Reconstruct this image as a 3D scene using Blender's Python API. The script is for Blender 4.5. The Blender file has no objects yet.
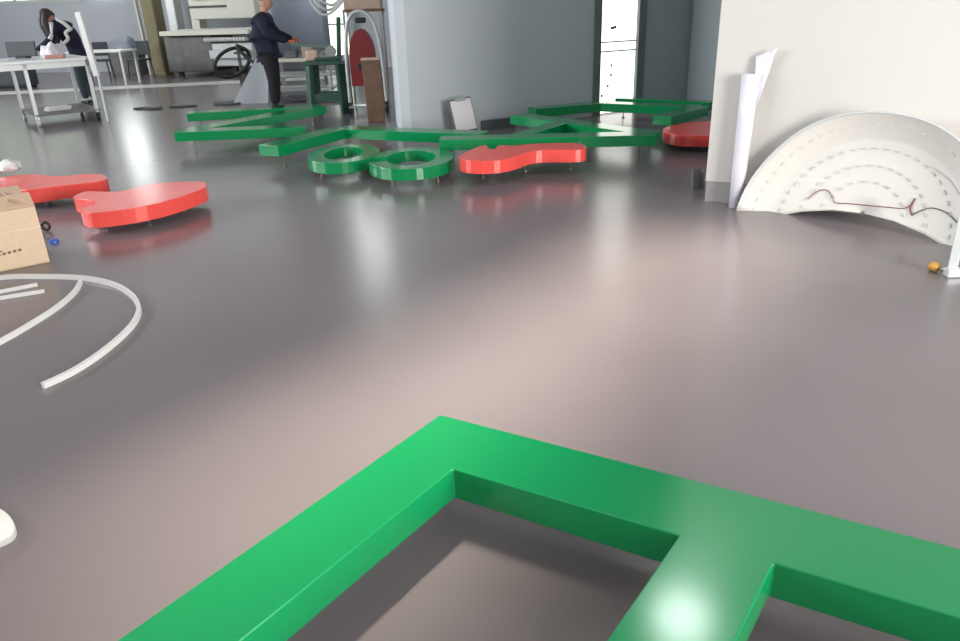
import bpy, bmesh, math, random
from mathutils import Vector, Matrix
random.seed(7)
C = bpy.context.scene.collection
S = bpy.context.scene
V = Vector

# ------------------------------------------------------------------ camera
F = 745.0; CAM_Z = 1.6
down = V((538 - 480, -(2051 - 320.5), -F)).normalized()
u = -down
f = V((0, 0, -1)); f = (f - f.dot(u) * u).normalized()
r = f.cross(u)
R = Matrix((r, f, u))                      # camera axes -> world axes
cam_d = bpy.data.cameras.new('camera'); cam_d.sensor_width = 36; cam_d.lens = F / 960 * 36
cam_d.clip_start = 0.05; cam_d.clip_end = 200
cam = bpy.data.objects.new('camera', cam_d); C.objects.link(cam)
M4 = R.to_4x4(); M4.translation = V((0, 0, CAM_Z)); cam.matrix_world = M4
S.camera = cam

# ------------------------------------------------------------------ world, lights, exposure
w = bpy.data.worlds.new('daylight'); S.world = w; w.use_nodes = True
w.node_tree.nodes['Background'].inputs[0].default_value = (0.86, 0.93, 1.0, 1)
w.node_tree.nodes['Background'].inputs[1].default_value = 0.55
S.view_settings.view_transform = 'Standard'; S.view_settings.look = 'None'
S.view_settings.exposure = 0.25; S.view_settings.gamma = 1.0; S.view_settings.use_curve_mapping = False

def area(name, loc, target, sx, sy, power, col, spread=180):
    d = bpy.data.lights.new(name, 'AREA'); d.shape = 'RECTANGLE'; d.size = sx; d.size_y = sy
    d.energy = power; d.color = col; d.spread = math.radians(spread)
    o = bpy.data.objects.new(name, d); C.objects.link(o); o.location = loc
    o.rotation_euler = (V(target) - V(loc)).to_track_quat('-Z', 'Y').to_euler()
    return o
area('loading_door_daylight', (5.5, -1.5, 1.7), (-0.3, 1.7, 0.2), 3.4, 2.9, 760, (1.0, 0.96, 0.92))
area('left_windows_daylight', (-11.5, 5.0, 3.4), (0.5, 7.5, 1.2), 7.0, 1.8, 450, (0.95, 0.96, 1.0), 120)
area('left_bay_fill_light', (-14.6, 14.5, 3.3), (-5.0, 20.0, 1.0), 6.0, 2.0, 560, (0.97, 0.97, 1.0))  # added fill to brighten the back wall and far bay
area('skylight_daylight', (0.3, 3.4, 6.4), (0.1, 3.1, 0), 0.3, 4.6, 38, (1.0, 0.90, 0.73), 20).rotation_euler = (0, 0, math.radians(-37))
area('rear_fill_light', (-1.0, -4.7, 3.9), (-0.5, 5.0, 0.8), 9.0, 1.6, 120, (1.0, 0.95, 0.91))  # added fill behind the camera for camera-facing sides; no window there
area('back_windows_daylight', (-7.5, 21.4, 4.6), (-3.0, 8.0, 0.0), 9.0, 1.8, 38, (0.99, 1.0, 0.97))

# ------------------------------------------------------------------ pixel helpers -> real positions
def ray(x, y): return R @ V((x - 480, -(y - 320.5), -F))
def at(x, y, z=0.0):
    v = ray(x, y); t = (z - CAM_Z) / v.z
    return V((v.x * t, v.y * t, z))
def on(x, y, Y):
    v = ray(x, y); t = Y / v.y
    return V((v.x * t, Y, CAM_Z + v.z * t))

# ------------------------------------------------------------------ materials
def mat(name, col, rough=0.5, metal=0.0, noise=0.0, nscale=8.0, bump=0.0, spec=0.5, emit=None, es=1.0, coat=0.0, rough_var=0.0, alpha=1.0, trans=0.0):
    m = bpy.data.materials.new(name); m.use_nodes = True; nt = m.node_tree; b = nt.nodes['Principled BSDF']
    b.inputs['Base Color'].default_value = (*col, 1); b.inputs['Roughness'].default_value = rough
    b.inputs['Metallic'].default_value = metal; b.inputs['Specular IOR Level'].default_value = spec
    b.inputs['Coat Weight'].default_value = coat; b.inputs['Alpha'].default_value = alpha
    b.inputs['Transmission Weight'].default_value = trans
    tc = nt.nodes.new('ShaderNodeTexCoord')
    n = nt.nodes.new('ShaderNodeTexNoise'); n.inputs['Scale'].default_value = nscale; n.inputs['Detail'].default_value = 5
    nt.links.new(tc.outputs['Object'], n.inputs['Vector'])
    rp = nt.nodes.new('ShaderNodeMix'); rp.data_type = 'RGBA'; k = noise * 1.6
    rp.inputs[6].default_value = (*[c * (1 - k) for c in col], 1)
    rp.inputs[7].default_value = (*[min(1, c * (1 + k)) for c in col], 1)
    nt.links.new(n.outputs['Fac'], rp.inputs[0]); nt.links.new(rp.outputs[2], b.inputs['Base Color'])
    if rough_var:
        mr = nt.nodes.new('ShaderNodeMapRange'); mr.inputs[3].default_value = rough - rough_var; mr.inputs[4].default_value = rough + rough_var
        nt.links.new(n.outputs['Fac'], mr.inputs[0]); nt.links.new(mr.outputs[0], b.inputs['Roughness'])
    if bump:
        bp = nt.nodes.new('ShaderNodeBump'); bp.inputs['Strength'].default_value = bump; bp.inputs['Distance'].default_value = 0.01
        nt.links.new(n.outputs['Fac'], bp.inputs['Height']); nt.links.new(bp.outputs[0], b.inputs['Normal'])
    if emit:
        b.inputs['Emission Color'].default_value = (*emit, 1); b.inputs['Emission Strength'].default_value = es
    return m

def floor_material():
    m = bpy.data.materials.new('grey_epoxy_floor'); m.use_nodes = True; nt = m.node_tree; b = nt.nodes['Principled BSDF']
    tc = nt.nodes.new('ShaderNodeTexCoord')
    n1 = nt.nodes.new('ShaderNodeTexNoise'); n1.inputs['Scale'].default_value = 0.9; n1.inputs['Detail'].default_value = 0
    n2 = nt.nodes.new('ShaderNodeTexNoise'); n2.inputs['Scale'].default_value = 2.3; n2.inputs['Detail'].default_value = 0
    for n in (n1, n2): nt.links.new(tc.outputs['Object'], n.inputs['Vector'])
    r1 = nt.nodes.new('ShaderNodeMix'); r1.data_type = 'RGBA'; r1.inputs[6].default_value = (.158, .136, .146, 1); r1.inputs[7].default_value = (.196, .171, .182, 1)
    r2 = nt.nodes.new('ShaderNodeMix'); r2.data_type = 'RGBA'; r2.inputs[6].default_value = (.96, .955, .95, 1); r2.inputs[7].default_value = (1, 1, 1, 1)
    mx = nt.nodes.new('ShaderNodeMix'); mx.data_type = 'RGBA'; mx.blend_type = 'MULTIPLY'; mx.inputs[0].default_value = 1
    nt.links.new(n1.outputs['Fac'], r1.inputs[0]); nt.links.new(n2.outputs['Fac'], r2.inputs[0])
    nt.links.new(r1.outputs[2], mx.inputs[6]); nt.links.new(r2.outputs[2], mx.inputs[7]); nt.links.new(mx.outputs[2], b.inputs['Base Color'])
    b.inputs['Roughness'].default_value = .235
    b.inputs['Specular IOR Level'].default_value = .5
    return m

FLOOR = floor_material()
GREEN = mat('green_acrylic', (.004, .222, .070), .16, noise=.03, nscale=3, spec=.5)
RED = mat('red_acrylic', (.80, .085, .07), .22, noise=.03, nscale=3)
WHITEWALL = mat('cream_painted_wall', (.58, .57, .54), .6, noise=.02, nscale=1.5, bump=.05)
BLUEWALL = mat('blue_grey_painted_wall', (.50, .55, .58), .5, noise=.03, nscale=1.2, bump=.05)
SIDEWALL = mat('dimmed_blue_grey_wall', (.33, .38, .41), .5, noise=.03, nscale=1.2)  # blue-grey wall darkened: fall-off of light to the right put into the colour
BACKWALL = mat('grey_blue_back_wall', (.50, .53, .57), .6, noise=.03, nscale=1.0)
CEIL = mat('pale_ceiling', (.55, .56, .56), .8, noise=.03)
TILE = mat('grey_skirting', (.34, .33, .32), .4, noise=.1, nscale=12)
DARKTILE = mat('dark_grey_board', (.09, .10, .11), .5, noise=.1)
FRAME = mat('grey_green_frame', (.14, .17, .165), .5, noise=.05)
WHITE = mat('white_plastic', (.72, .72, .70), .4, noise=.02)
FILM = mat('white_plastic_film', (.72, .71, .78), .3, noise=.04, nscale=20, bump=.3)
ALU = mat('painted_pale_metal', (.60, .63, .63), .4, metal=.2, noise=.05)
STEEL = mat('steel', (.45, .46, .46), .35, metal=.8, noise=.08)
BLACK = mat('black_rubber', (.02, .021, .024), .55, noise=.1)
DARK = mat('charcoal_plastic', (.05, .06, .07), .5, noise=.1)
CARD = mat('cardboard', (.68, .53, .37), .8, noise=.06, nscale=25, bump=.15)
CARDIN = mat('cardboard_flap', (.58, .42, .30), .85, noise=.08, nscale=25)
TAPE = mat('tan_packing_tape', (.70, .60, .45), .3, noise=.05)
INK = mat('brown_ink', (.20, .13, .09), .8)
WOOD = mat('brown_wood', (.17, .095, .06), .7, noise=.3, nscale=9)
WOODPALE = mat('pale_wood', (.52, .38, .30), .7, noise=.15, nscale=9)
MACHINE = mat('cream_machine_enamel', (.78, .78, .66), .4, noise=.04)
MGREY = mat('grey_machine_metal', (.15, .15, .145), .5, metal=.3, noise=.25, nscale=6)
YBROWN = mat('yellow_brown_panel', (.27, .24, .14), .7, noise=.2, nscale=3)
SAWGREEN = mat('dark_green_enamel', (.022, .075, .052), .45, noise=.15, nscale=10)
SKIN = mat('skin', (.50, .27, .20), .55, noise=.06, nscale=20)
NAVY = mat('navy_jacket_cloth', (.006, .008, .028), .85, noise=.3, nscale=25, bump=.3)
TROUS = mat('black_trouser_cloth', (.006, .006, .010), .85, noise=.3, nscale=25, bump=.3)
JEAN = mat('dark_teal_trouser_cloth', (.03, .05, .06), .85, noise=.25, nscale=25, bump=.3)
HAIR = mat('dark_hair', (.035, .028, .028), .5, noise=.3, nscale=60, bump=.4)
GREYHAIR = mat('short_brown_hair', (.07, .05, .04), .7, noise=.3, nscale=60, bump=.4)
GLOVE = mat('orange_glove', (.75, .16, .07), .7, noise=.1)
REDPAD = mat('dark_red_enamel', (.22, .02, .025), .5, noise=.1)
PAPER = mat('white_paper', (.78, .76, .78), .8, noise=.03)
PINK = mat('dusty_pink_plastic', (.5, .24, .20), .5)
BLUE = mat('blue_plastic', (.02, .10, .45), .4)
AMBER = mat('amber_plastic', (.62, .32, .06), .35, noise=.1)
LED = mat('led_module_plastic', (.60, .59, .56), .5)
WIRERED = mat('maroon_wire', (.18, .02, .05), .5)
GLOW = mat('daylit_glass', (.9, .95, .95), .2, emit=(.93, 1.0, .95), es=6.5)
GLOWSOFT = mat('daylit_frosted_glass', (.8, .9, .8), .3, emit=(.86, 1.0, .80), es=1.0)
LIT = mat('daylit_door_glass', (.9, .9, .85), .12, emit=(1.0, 1.0, .92), es=1.7)
BLUEPANEL = mat('pale_blue_sheet', (.30, .35, .42), .4, noise=.05, nscale=3)
PALESHEET = mat('translucent_pale_sheet', (.46, .51, .54), .3, noise=.05)
STUD = mat('zinc_stud', (.16, .15, .15), .4, metal=.7)

# ------------------------------------------------------------------ mesh helpers
def obj(name, bm, m, parent=None, smooth=False, bevel=0.0):
    me = bpy.data.meshes.new(name); bmesh.ops.recalc_face_normals(bm, faces=bm.faces[:]); bm.to_mesh(me); bm.free()
    me.materials.append(m)
    if smooth:
        for p in me.polygons: p.use_smooth = True
    o = bpy.data.objects.new(name, me); C.objects.link(o)
    if parent: o.parent = parent
    if bevel:
        b = o.modifiers.new('bevel', 'BEVEL'); b.width = bevel; b.segments = 2; b.limit_method = 'ANGLE'
    return o
def tag(o, label, cat, group=None, kind=None):
    o['label'] = label; o['category'] = cat
    if group: o['group'] = group
    if kind: o['kind'] = kind
    return o
def thing(name, label, cat, loc=(0, 0, 0), rz=0.0, group=None, kind=None):
    o = bpy.data.objects.new(name, None); C.objects.link(o); o.location = loc; o.rotation_euler = (0, 0, rz)
    return tag(o, label, cat, group, kind)
def struct(name, bm, m, label=None, bevel=0):
    o = obj(name, bm, m, bevel=bevel); o['kind'] = 'structure'
    if label: o['label'] = label
    return o
def NB(): return bmesh.new()
def box(bm, x0, x1, y0, y1, z0, z1, mtx=None):
    vs = [bm.verts.new(V((x, y, z)) if mtx is None else mtx @ V((x, y, z))) for x in (x0, x1) for y in (y0, y1) for z in (z0, z1)]
    for q in ((0, 1, 3, 2), (4, 6, 7, 5), (0, 4, 5, 1), (2, 3, 7, 6), (0, 2, 6, 4), (1, 5, 7, 3)): bm.faces.new([vs[i] for i in q])
    return bm
def bx(*a, **k): return box(NB(), *a, **k)
def prism(bm, pts, z0, z1):
    a = [bm.verts.new((p[0], p[1], z0)) for p in pts]; b = [bm.verts.new((p[0], p[1], z1)) for p in pts]; n = len(pts)
    bm.faces.new(a[::-1]); bm.faces.new(b)
    for i in range(n): bm.faces.new((a[i], a[(i + 1) % n], b[(i + 1) % n], b[i]))
    return bm
def tube(bm, pts, rad, n=10, cap=True, radii=None):
    pts = [V(p) for p in pts]; rings = []; up = None
    for i, p in enumerate(pts):
        t = (pts[min(i + 1, len(pts) - 1)] - pts[max(i - 1, 0)]).normalized()
        if up is None:
            up = V((0, 0, 1)) if abs(t.z) < .9 else V((1, 0, 0))
        s = t.cross(up).normalized(); up = s.cross(t).normalized()
        rr = radii[i] if radii else rad
        rings.append([bm.verts.new(p + rr * (math.cos(2 * math.pi * k / n) * s + math.sin(2 * math.pi * k / n) * up)) for k in range(n)])
    for a, b in zip(rings, rings[1:]):
        for k in range(n): bm.faces.new((a[k], a[(k + 1) % n], b[(k + 1) % n], b[k]))
    if cap: bm.faces.new(rings[0][::-1]); bm.faces.new(rings[-1])
    return bm
def bar(bm, a, b, wx, wz):
    a = V(a); b = V(b); t = (b - a); L = t.length; q = t.to_track_quat('Y', 'Z').to_matrix().to_4x4(); q.translation = a
    return box(bm, -wx / 2, wx / 2, 0, L, -wz / 2, wz / 2, q)
def smooth_pts(pts, n=8, closed=False):
    pts = [V(p) for p in pts]; out = []; N = len(pts)
    rng = N if closed else N - 1
    for i in range(rng):
        p = [pts[(i + k) % N] if closed else pts[max(0, min(N - 1, i + k))] for k in (-1, 0, 1, 2)]
        for j in range(n):
            t = j / n
            out.append(.5 * ((2 * p[1]) + (-p[0] + p[2]) * t + (2 * p[0] - 5 * p[1] + 4 * p[2] - p[3]) * t * t + (-p[0] + 3 * p[1] - 3 * p[2] + p[3]) * t ** 3))
    if not closed: out.append(pts[-1])
    return out

# ------------------------------------------------------------------ structure
struct('floor', bx(-22, 12, -8, 26, -.1, 0), FLOOR)
struct('ceiling', bx(-15.8, 9.2, -5.2, 26, 6.5, 6.7), CEIL)
struct('wall_rear', bx(-15.7, 9.0, -5.2, -5.0, 0, 6.5), BACKWALL)
struct('wall_right_rear', bx(5.9, 6.1, -5.0, -3.6, 0, 6.5), BACKWALL)
def wall(name, a, b, z0, z1, th, m, side=1):
    a = V((a[0], a[1], 0)); b = V((b[0], b[1], 0)); t = (b - a).normalized(); n = V((-t.y, t.x, 0)) * side * th
    return struct(name, prism(NB(), [a, b, b + n, a + n], z0, z1), m)
# front-facing wall of the centre block and its narrow left return
wall('wall_center', (-.90, 9.58), (1.78, 11.10), 0, 6.5, .12, BLUEWALL)
wall('wall_center_return', (-.90, 9.58), (-1.12, 11.1), 0, 6.5, .12, BLUEWALL, -1)
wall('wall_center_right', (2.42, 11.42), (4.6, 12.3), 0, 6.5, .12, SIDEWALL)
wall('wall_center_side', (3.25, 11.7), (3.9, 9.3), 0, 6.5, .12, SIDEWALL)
# white wall on the right
wa = V((1.90, 6.08, 0)); wb = V((6.0, 3.9, 0)); wt = (wb - wa).normalized(); wn = V((-wt.y, wt.x, 0))
if wn.y < 0: wn = -wn
struct('wall_right', prism(NB(), [wa, wb, wb + wn * .35, wa + wn * .35], .17, 6.5), WHITEWALL)
struct('baseboard_right', prism(NB(), [wa + wn * .012 + wt * .005, wb + wn * .012, wb + wn * .34, wa + wn * .34 + wt * .005], 0, .17), TILE)
# far back wall with high windows
ba = V((-15.5, 24.2, 0)); bb = V((-.5, 20.9, 0)); bt = (bb - ba).normalized(); bn = V((-bt.y, bt.x, 0))
struct('wall_back', prism(NB(), [ba, bb, bb + bn * .2, ba + bn * .2], 0, 6.5), BACKWALL)
def bw(s, d=0): return ba + bt * s - bn * d
k = 0
for s0, s1, z0, z1 in ((.3, 4.6, 1.95, 3.3), (5.0, 5.9, 2.0, 3.3), (12.3, 13.2, 3.3, 6.2)):
    k += 1
    bm = NB(); prism(bm, [bw(s0, .01), bw(s1, .01), bw(s1, .05), bw(s0, .05)], z0, z1)
    wdw = struct('window_%d' % k, bm, GLOWSOFT if k == 1 else GLOW)
    fr = NB(); n_ = max(1, round((s1 - s0) / 1.2))
    for i in range(n_ + 1):
        s = s0 + (s1 - s0) * i / n_; prism(fr, [bw(s - .04, .04), bw(s + .04, .04), bw(s + .04, .1), bw(s - .04, .1)], z0, z1)
    for z in (z0, z1): prism(fr, [bw(s0 - .04, .04), bw(s1 + .04, .04), bw(s1 + .04, .1), bw(s0 - .04, .1)], z - .04, z + .04)
    obj('window_frame', fr, ALU, wdw)
wall('wall_left', (-15.5, 24.2), (-15.5, -5), 0, 6.5, .2, BACKWALL)
for wy in (10.0, 12.6, 15.2):  # unseen glowing windows, added to go with the left bay fill light
    k += 1
    wdw = struct('window_%d' % k, bx(-15.30 + .0, -15.27, wy - 1.0, wy + 1.0, 2.2, 4.4), GLOWSOFT)
    fr = NB()
    for yy in (wy - 1.04, wy - .04, wy + 1.0): box(fr, -15.3, -15.2, yy, yy + .06, 2.16, 4.44)
    for zz in (2.16, 4.4): box(fr, -15.3, -15.2, wy - 1.04, wy + 1.06, zz, zz + .05)
    obj('window_frame', fr, ALU, wdw)
# tall lit glass door between the centre walls
d0 = V((1.78, 11.10, 0)); d1 = V((2.42, 11.42, 0)); dt = (d1 - d0).normalized(); dn = V((-dt.y, dt.x, 0))
def dd(s, d): return d0 + dt * s + dn * d
DW = (d1 - d0).length
door = struct('door_1', prism(NB(), [dd(.04, .03), dd(DW - .03, .03), dd(DW - .03, .07), dd(.04, .07)], .02, 2.6), LIT, 'narrow bright daylit glazed door with thin crossbars')
fr = NB()
for s0, s1 in ((-.07, .04), (DW - .03, DW + .10)): prism(fr, [dd(s0, -.03), dd(s1, -.03), dd(s1, .1), dd(s0, .1)], 0, 2.7)
obj('door_frame', fr, FRAME, door)
fr = NB()
for z in (.985, .86): prism(fr, [dd(.04, .015), dd(DW - .03, .015), dd(DW - .03, .035), dd(.04, .035)], z, z + .02)
obj('crossbar', fr, ALU, door)
fr = NB()
for s, z, w_ in ((.23, 1.16, .06), (.28, 1.17, .05), (.25, .66, .03), (.25, .53, .03), (.2, .38, .03), (.1, .25, .03)):
    prism(fr, [dd(s, .022), dd(s + w_, .022), dd(s + w_, .032), dd(s, .032)], z, z + .035)
obj('door_mark', fr, MGREY, door)
# pale strip across the floor of the back bay
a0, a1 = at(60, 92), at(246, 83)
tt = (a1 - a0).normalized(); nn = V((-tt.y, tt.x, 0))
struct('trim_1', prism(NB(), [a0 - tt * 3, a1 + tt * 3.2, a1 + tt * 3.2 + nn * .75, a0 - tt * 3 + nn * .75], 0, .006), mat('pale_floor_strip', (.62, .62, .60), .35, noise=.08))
# dark skirting board at the foot of the centre wall
sa = V((.10, 10.12, 0)); sb = V((.55, 10.38, 0)); sn = V((.45, -.9, 0)).normalized()
tag(obj('skirting_board', prism(NB(), [sa, sb, sb + sn * .05, sa + sn * .05], 0, .13), DARKTILE, bevel=.004), 'short dark grey board lying at the foot of the blue-grey wall', 'board')

# ------------------------------------------------------------------ sign letters
ZB, ZT = .16, .27
def pegs(root, pts, ZB=ZB):
    for p in pts:
        bm = NB(); tube(bm, [(p[0], p[1], 0.0), (p[0], p[1], ZB + .01)], .0065, 8); tube(bm, [(p[0], p[1], 0.0), (p[0], p[1], .01)], .022, 12)
        obj('support_peg', bm, STUD, root, smooth=False)
def strokes(root, segs, m=None, w=.25, name='letter_body'):
    bm = NB()
    for i, sg in enumerate(segs):
        a, b = V(sg[0]), V(sg[1]); ww = sg[2] if len(sg) > 2 else w
        a.z = b.z = 0; t = (b - a).normalized(); n = V((-t.y, t.x, 0)) * ww / 2
        prism(bm, [a - n, b - n, b + n, a + n], ZB + i * .0006, ZT - i * .0006)
    return obj(name, bm, m or GREEN, root, bevel=.004)

# big letter in the foreground: a spine with three arms
A = V((-.15, 2.27)); ds = V((.87, -.487)).normalized(); da = V((-.59, -.807)).normalized()
inner = V((-.11, 1.93)); SW = (A - inner)
def pt(s, q): return A + ds * s + da * q
# widths measured along the arm / spine directions
wS = .268; wA = .240; gap = .70
L = 1.62; x = 0; out = [pt(0, 0), pt(3 * wA + 2 * gap, 0)]
s = 3 * wA + 2 * gap
for j in range(3):
    out += [pt(s, L), pt(s - wA, L)]
    if j < 2:
        out += [pt(s - wA, wS), pt(s - wA - gap, wS)]
        s -= wA + gap
root = thing('sign_letter', 'large glossy green channel letter with square arms filling the foreground floor', 'sign letter', (0, 0, 0), 0)
b = obj('letter_body', prism(NB(), [(p.x, p.y) for p in out], ZB, ZT), GREEN, root, bevel=.004)
pegs(root, [pt(.05, .05), pt(.13, 1.5), pt(1.09, .13), pt(1.09, 1.5), pt(2.05, .13), pt(2.05, 1.5)])

LB, LT = .075, .185
def P(x, y, z=ZT): q = at(x, y, z); return V((q.x, q.y, 0))
# N-shaped letter in front of the man
root = thing('sign_letter', 'green zigzag N-shaped letter on the floor by the man\'s feet', 'sign letter')
a, b_, c_, d_ = P(188, 112.5), P(318, 105.5), P(184, 130.5), P(306, 125.5)
strokes(root, [(a, b_, .26), (b_, c_, .30), (c_ + V((-.08, 0, 0)), d_, .28)])
pegs(root, [a + V((.15, 0, 0)), b_ + V((-.1, 0, 0)), c_ + V((.1, 0, 0)), d_ + V((-.12, 0, 0))])
# bent letter with one arm coming forward
root = thing('sign_letter', 'green bent letter with an arm toward the camera, left of the two rings', 'sign letter')
a, b_, c_ = P(268, 145.5), P(336, 128.5), P(484, 132.5)
strokes(root, [(a, b_, .27), (b_ + (b_ - a).normalized() * .1, c_, .26)])
pegs(root, [P(282, 142), P(336, 131), P(440, 131)])
# A-shaped letter
root = thing('sign_letter', 'green A-shaped letter with crossbar behind the red shape in the middle', 'sign letter')
p0, ap, p1 = P(440, 138), P(654, 133), P(518, 114)
strokes(root, [(p0, ap, .26), (p1, ap, .26), (P(512, 137), P(566, 120), .2)])
pegs(root, [P(445, 139), P(640, 134.5), P(523, 115), P(590, 138)])
# closed four-sided letter further back
root = thing('sign_letter', 'green closed kite-shaped letter in front of the bright door', 'sign letter')
q0, q1, q2, q3 = P(532, 108), P(600, 102), P(700, 106), P(662, 116)
strokes(root, [(q0, q1, .24), (q1, q2, .24), (q2, q3, .24), (P(690, 109), P(560, 117), .01)][:3])
pegs(root, [q0 + V((.1, 0, 0)), q1, q2 + V((-.1, 0, 0)), q3])
root = thing('sign_letter', 'green slim straight letter piece farthest back, right of the bright door', 'sign letter')
strokes(root, [(P(618, 97.5), P(712, 101.5), .2)])
pegs(root, [P(624, 98), P(700, 101)])

def ring_letter(label, cx, cy, rx, ry, wd, a0, a1, rz=0, n=40):
    root = thing('sign_letter', label, 'sign letter')
    bm = NB(); full = abs(a1 - a0) >= 359; outer = []; inn = []
    for i in range(n if full else n + 1):
        t = math.radians(a0 + (a1 - a0) * i / n); c, s_ = math.cos(t), math.sin(t)
        for lst, kx, ky in ((outer, rx, ry), (inn, rx - wd, ry - wd)):
            x, y = c * kx, s_ * ky; lst.append((cx + x * math.cos(rz) - y * math.sin(rz), cy + x * math.sin(rz) + y * math.cos(rz)))
    N = len(outer); V4 = [[bm.verts.new((p[0], p[1], z)) for p in l] for l in (outer, inn) for z in (LB, LT)]
    o0, o1, i0, i1 = V4
    for i in range(N if full else N - 1):
        j = (i + 1) % N
        bm.faces.new((o0[i], o0[j], o1[j], o1[i])); bm.faces.new((i0[i], i1[i], i1[j], i0[j]))
        bm.faces.new((o1[i], o1[j], i1[j], i1[i])); bm.faces.new((o0[i], i0[i], i0[j], o0[j]))
    if not full:
        for i in (0, -1): bm.faces.new((o0[i], o1[i], i1[i], i0[i]))
    obj('letter_body', bm, GREEN, root, bevel=.003)
    pegs(root, [((outer[i][0] + inn[i][0]) / 2, (outer[i][1] + inn[i][1]) / 2) for i in (N // 8, N * 3 // 8, N * 5 // 8, N * 7 // 8)], LB)
c1 = at(344, 153, LT); c2 = at(411, 157.5, LT)
def rr(x0, x1, y): return (at(x1, y, LT) - at(x0, y, LT)).length / 2
ring_letter('green closed ring letter, left of the two rings', c1.x, c1.y, rr(309, 377, 154), .52, .17, 0, 360)
ring_letter('green open C-shaped ring letter beside the red shape in the middle', c2.x, c2.y, rr(369, 453, 159), .55, .18, -160, 168)

def red_letter(label, pix, pegpix, smooth=3, LB=LB, LT=LT):
    root = thing('sign_shape', label, 'sign shape')
    pts = []
    for i, p in enumerate(pix): pts.append(P(p[0], p[1], LT))
    sp = smooth_pts(pts, smooth, True)
    obj('shape_body', prism(NB(), [(p.x, p.y) for p in sp], LB - .012, LT), RED, root, bevel=.004)
    pegs(root, [P(*p, LT) for p in pegpix], LB)
red_letter('glossy red heart-like shape with a notched end, nearest the bent white strips',
           [(73, 197), (80, 193), (91, 191), (117, 191.5), (140, 186), (158, 183), (185, 181.5), (203, 181.8), (206.5, 184), (202, 189), (170, 200), (134, 208), (97, 212.5), (84, 212), (80.5, 209.5), (88, 206), (95, 203.5), (91, 200.5), (80, 199)],
           [(100, 207), (145, 203), (180, 190)])
red_letter('glossy red shape partly hidden behind the cardboard box',
           [(-14, 181), (2, 177), (22, 174.5), (38, 174.5), (61, 176), (83, 174), (99, 174), (106, 176), (106.5, 179), (96, 182), (72, 184.5), (51, 187), (26, 190), (5, 188), (-10, 186)],
           [(45, 184), (90, 179), (0, 182)])
red_letter('glossy red notched shape beside the green rings',
           [(459, 157), (466, 152), (477, 147), (486, 145), (489, 148.5), (496, 148.5), (499, 145.2), (514, 145.5), (536, 143.5), (560, 142.8), (577, 143), (586, 146), (584, 149), (570, 150), (548, 150), (531, 151.5), (516, 156.5), (500, 160), (482, 161), (466, 160)],
           [(482, 153), (525, 147), (570, 145)], LB=.13, LT=.24)
red_letter('glossy red shape half hidden behind the white wall\'s edge',
           [(663, 129), (670, 126), (684, 123), (708, 121), (735, 121), (750, 126), (745, 132), (725, 135), (700, 135.5), (680, 135), (667, 132.5)],
           [(685, 131), (715, 130)])

# ------------------------------------------------------------------ cardboard box
def local(px_, py_, z=0): return at(px_, py_, z)
bo = at(50, 262); bl = at(-20, 276.5); fx = (bo - bl).normalized(); fy = V((-fx.y, fx.x, 0))
rz = math.atan2(fx.y, fx.x)
root = thing('cardboard_box', 'open brown cardboard box with taped front at the left edge', 'box', (bo.x, bo.y, 0), rz)
BW, BD, BH = .62, .36, .40; t_ = .006
bm = NB(); box(bm, -BW, 0, 0, t_, 0, BH); box(bm, -BW, 0, BD - t_, BD, 0, BH); box(bm, -t_, 0, t_, BD - t_, 0, BH); box(bm, -BW, -BW + t_, t_, BD - t_, 0, BH); box(bm, -BW, 0, 0, BD, 0, t_)
obj('box_body', bm, CARD, root)
obj('packing_tape', bx(-BW, 0.001, -.002, 0, .255, .262), TAPE, root)
for m_, (hinge, d, ln) in (('front', ((0, 0), 0, .16)), ('back', ((0, BD), 1, .17))):
    bm = NB()
    if d == 0: M_ = Matrix.Translation((0, 0, BH)) @ Matrix.Rotation(math.radians(38), 4, 'X')
    else: M_ = Matrix.Translation((0, BD, BH)) @ Matrix.Rotation(math.radians(20), 4, 'X')
    box(bm, -BW, 0, 0, ln * .8, 0, t_, M_) if d == 0 else box(bm, -BW, 0, 0, ln, 0, t_, M_)
    obj('flap', bm, CARDIN, root)
bm = NB(); M_ = Matrix.Translation((0, 0, BH)) @ Matrix.Rotation(math.radians(-22), 4, 'Y') @ Matrix.Rotation(0, 4, 'X')
box(bm, -.14, 0, .01, BD - .01, 0, t_, Matrix.Translation((0, 0, BH)) @ Matrix.Rotation(math.radians(25), 4, 'Y')); obj('flap', bm, CARDIN, root)
bm = NB()
for i in range(7): box(bm, -.36 + i * .032, -.36 + i * .032 + .02, -.0015, 0, .105 + i * .002, .122 + i * .002)
for i in range(3): box(bm, -.34 + i * .03, -.32 + i * .03, -.0015, 0, .135, .145)
obj('printed_mark', bm, INK, root)

# crumpled white bag behind the box
bc = at(10, 172.5, .30)
bm = NB(); bmesh.ops.create_icosphere(bm, subdivisions=3, radius=1)
for v in bm.verts:
    n = 1 + .22 * math.sin(v.co.x * 5 + 1) * math.cos(v.co.y * 6) + .13 * math.sin(v.co.z * 9 + v.co.x * 4) + random.uniform(-.05, .05)
    v.co = V((v.co.x * .11 * n, v.co.y * .09 * n, max(-.98, v.co.z * n) * .06))
o = obj('crumpled_bag', bm, WHITE, None, smooth=True); bc = at(10, 172.5, LT); o.location = (bc.x, bc.y, LT + .06)
tag(o, 'crumpled whitish plastic bag resting on the red shape behind the box', 'bag')

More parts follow.
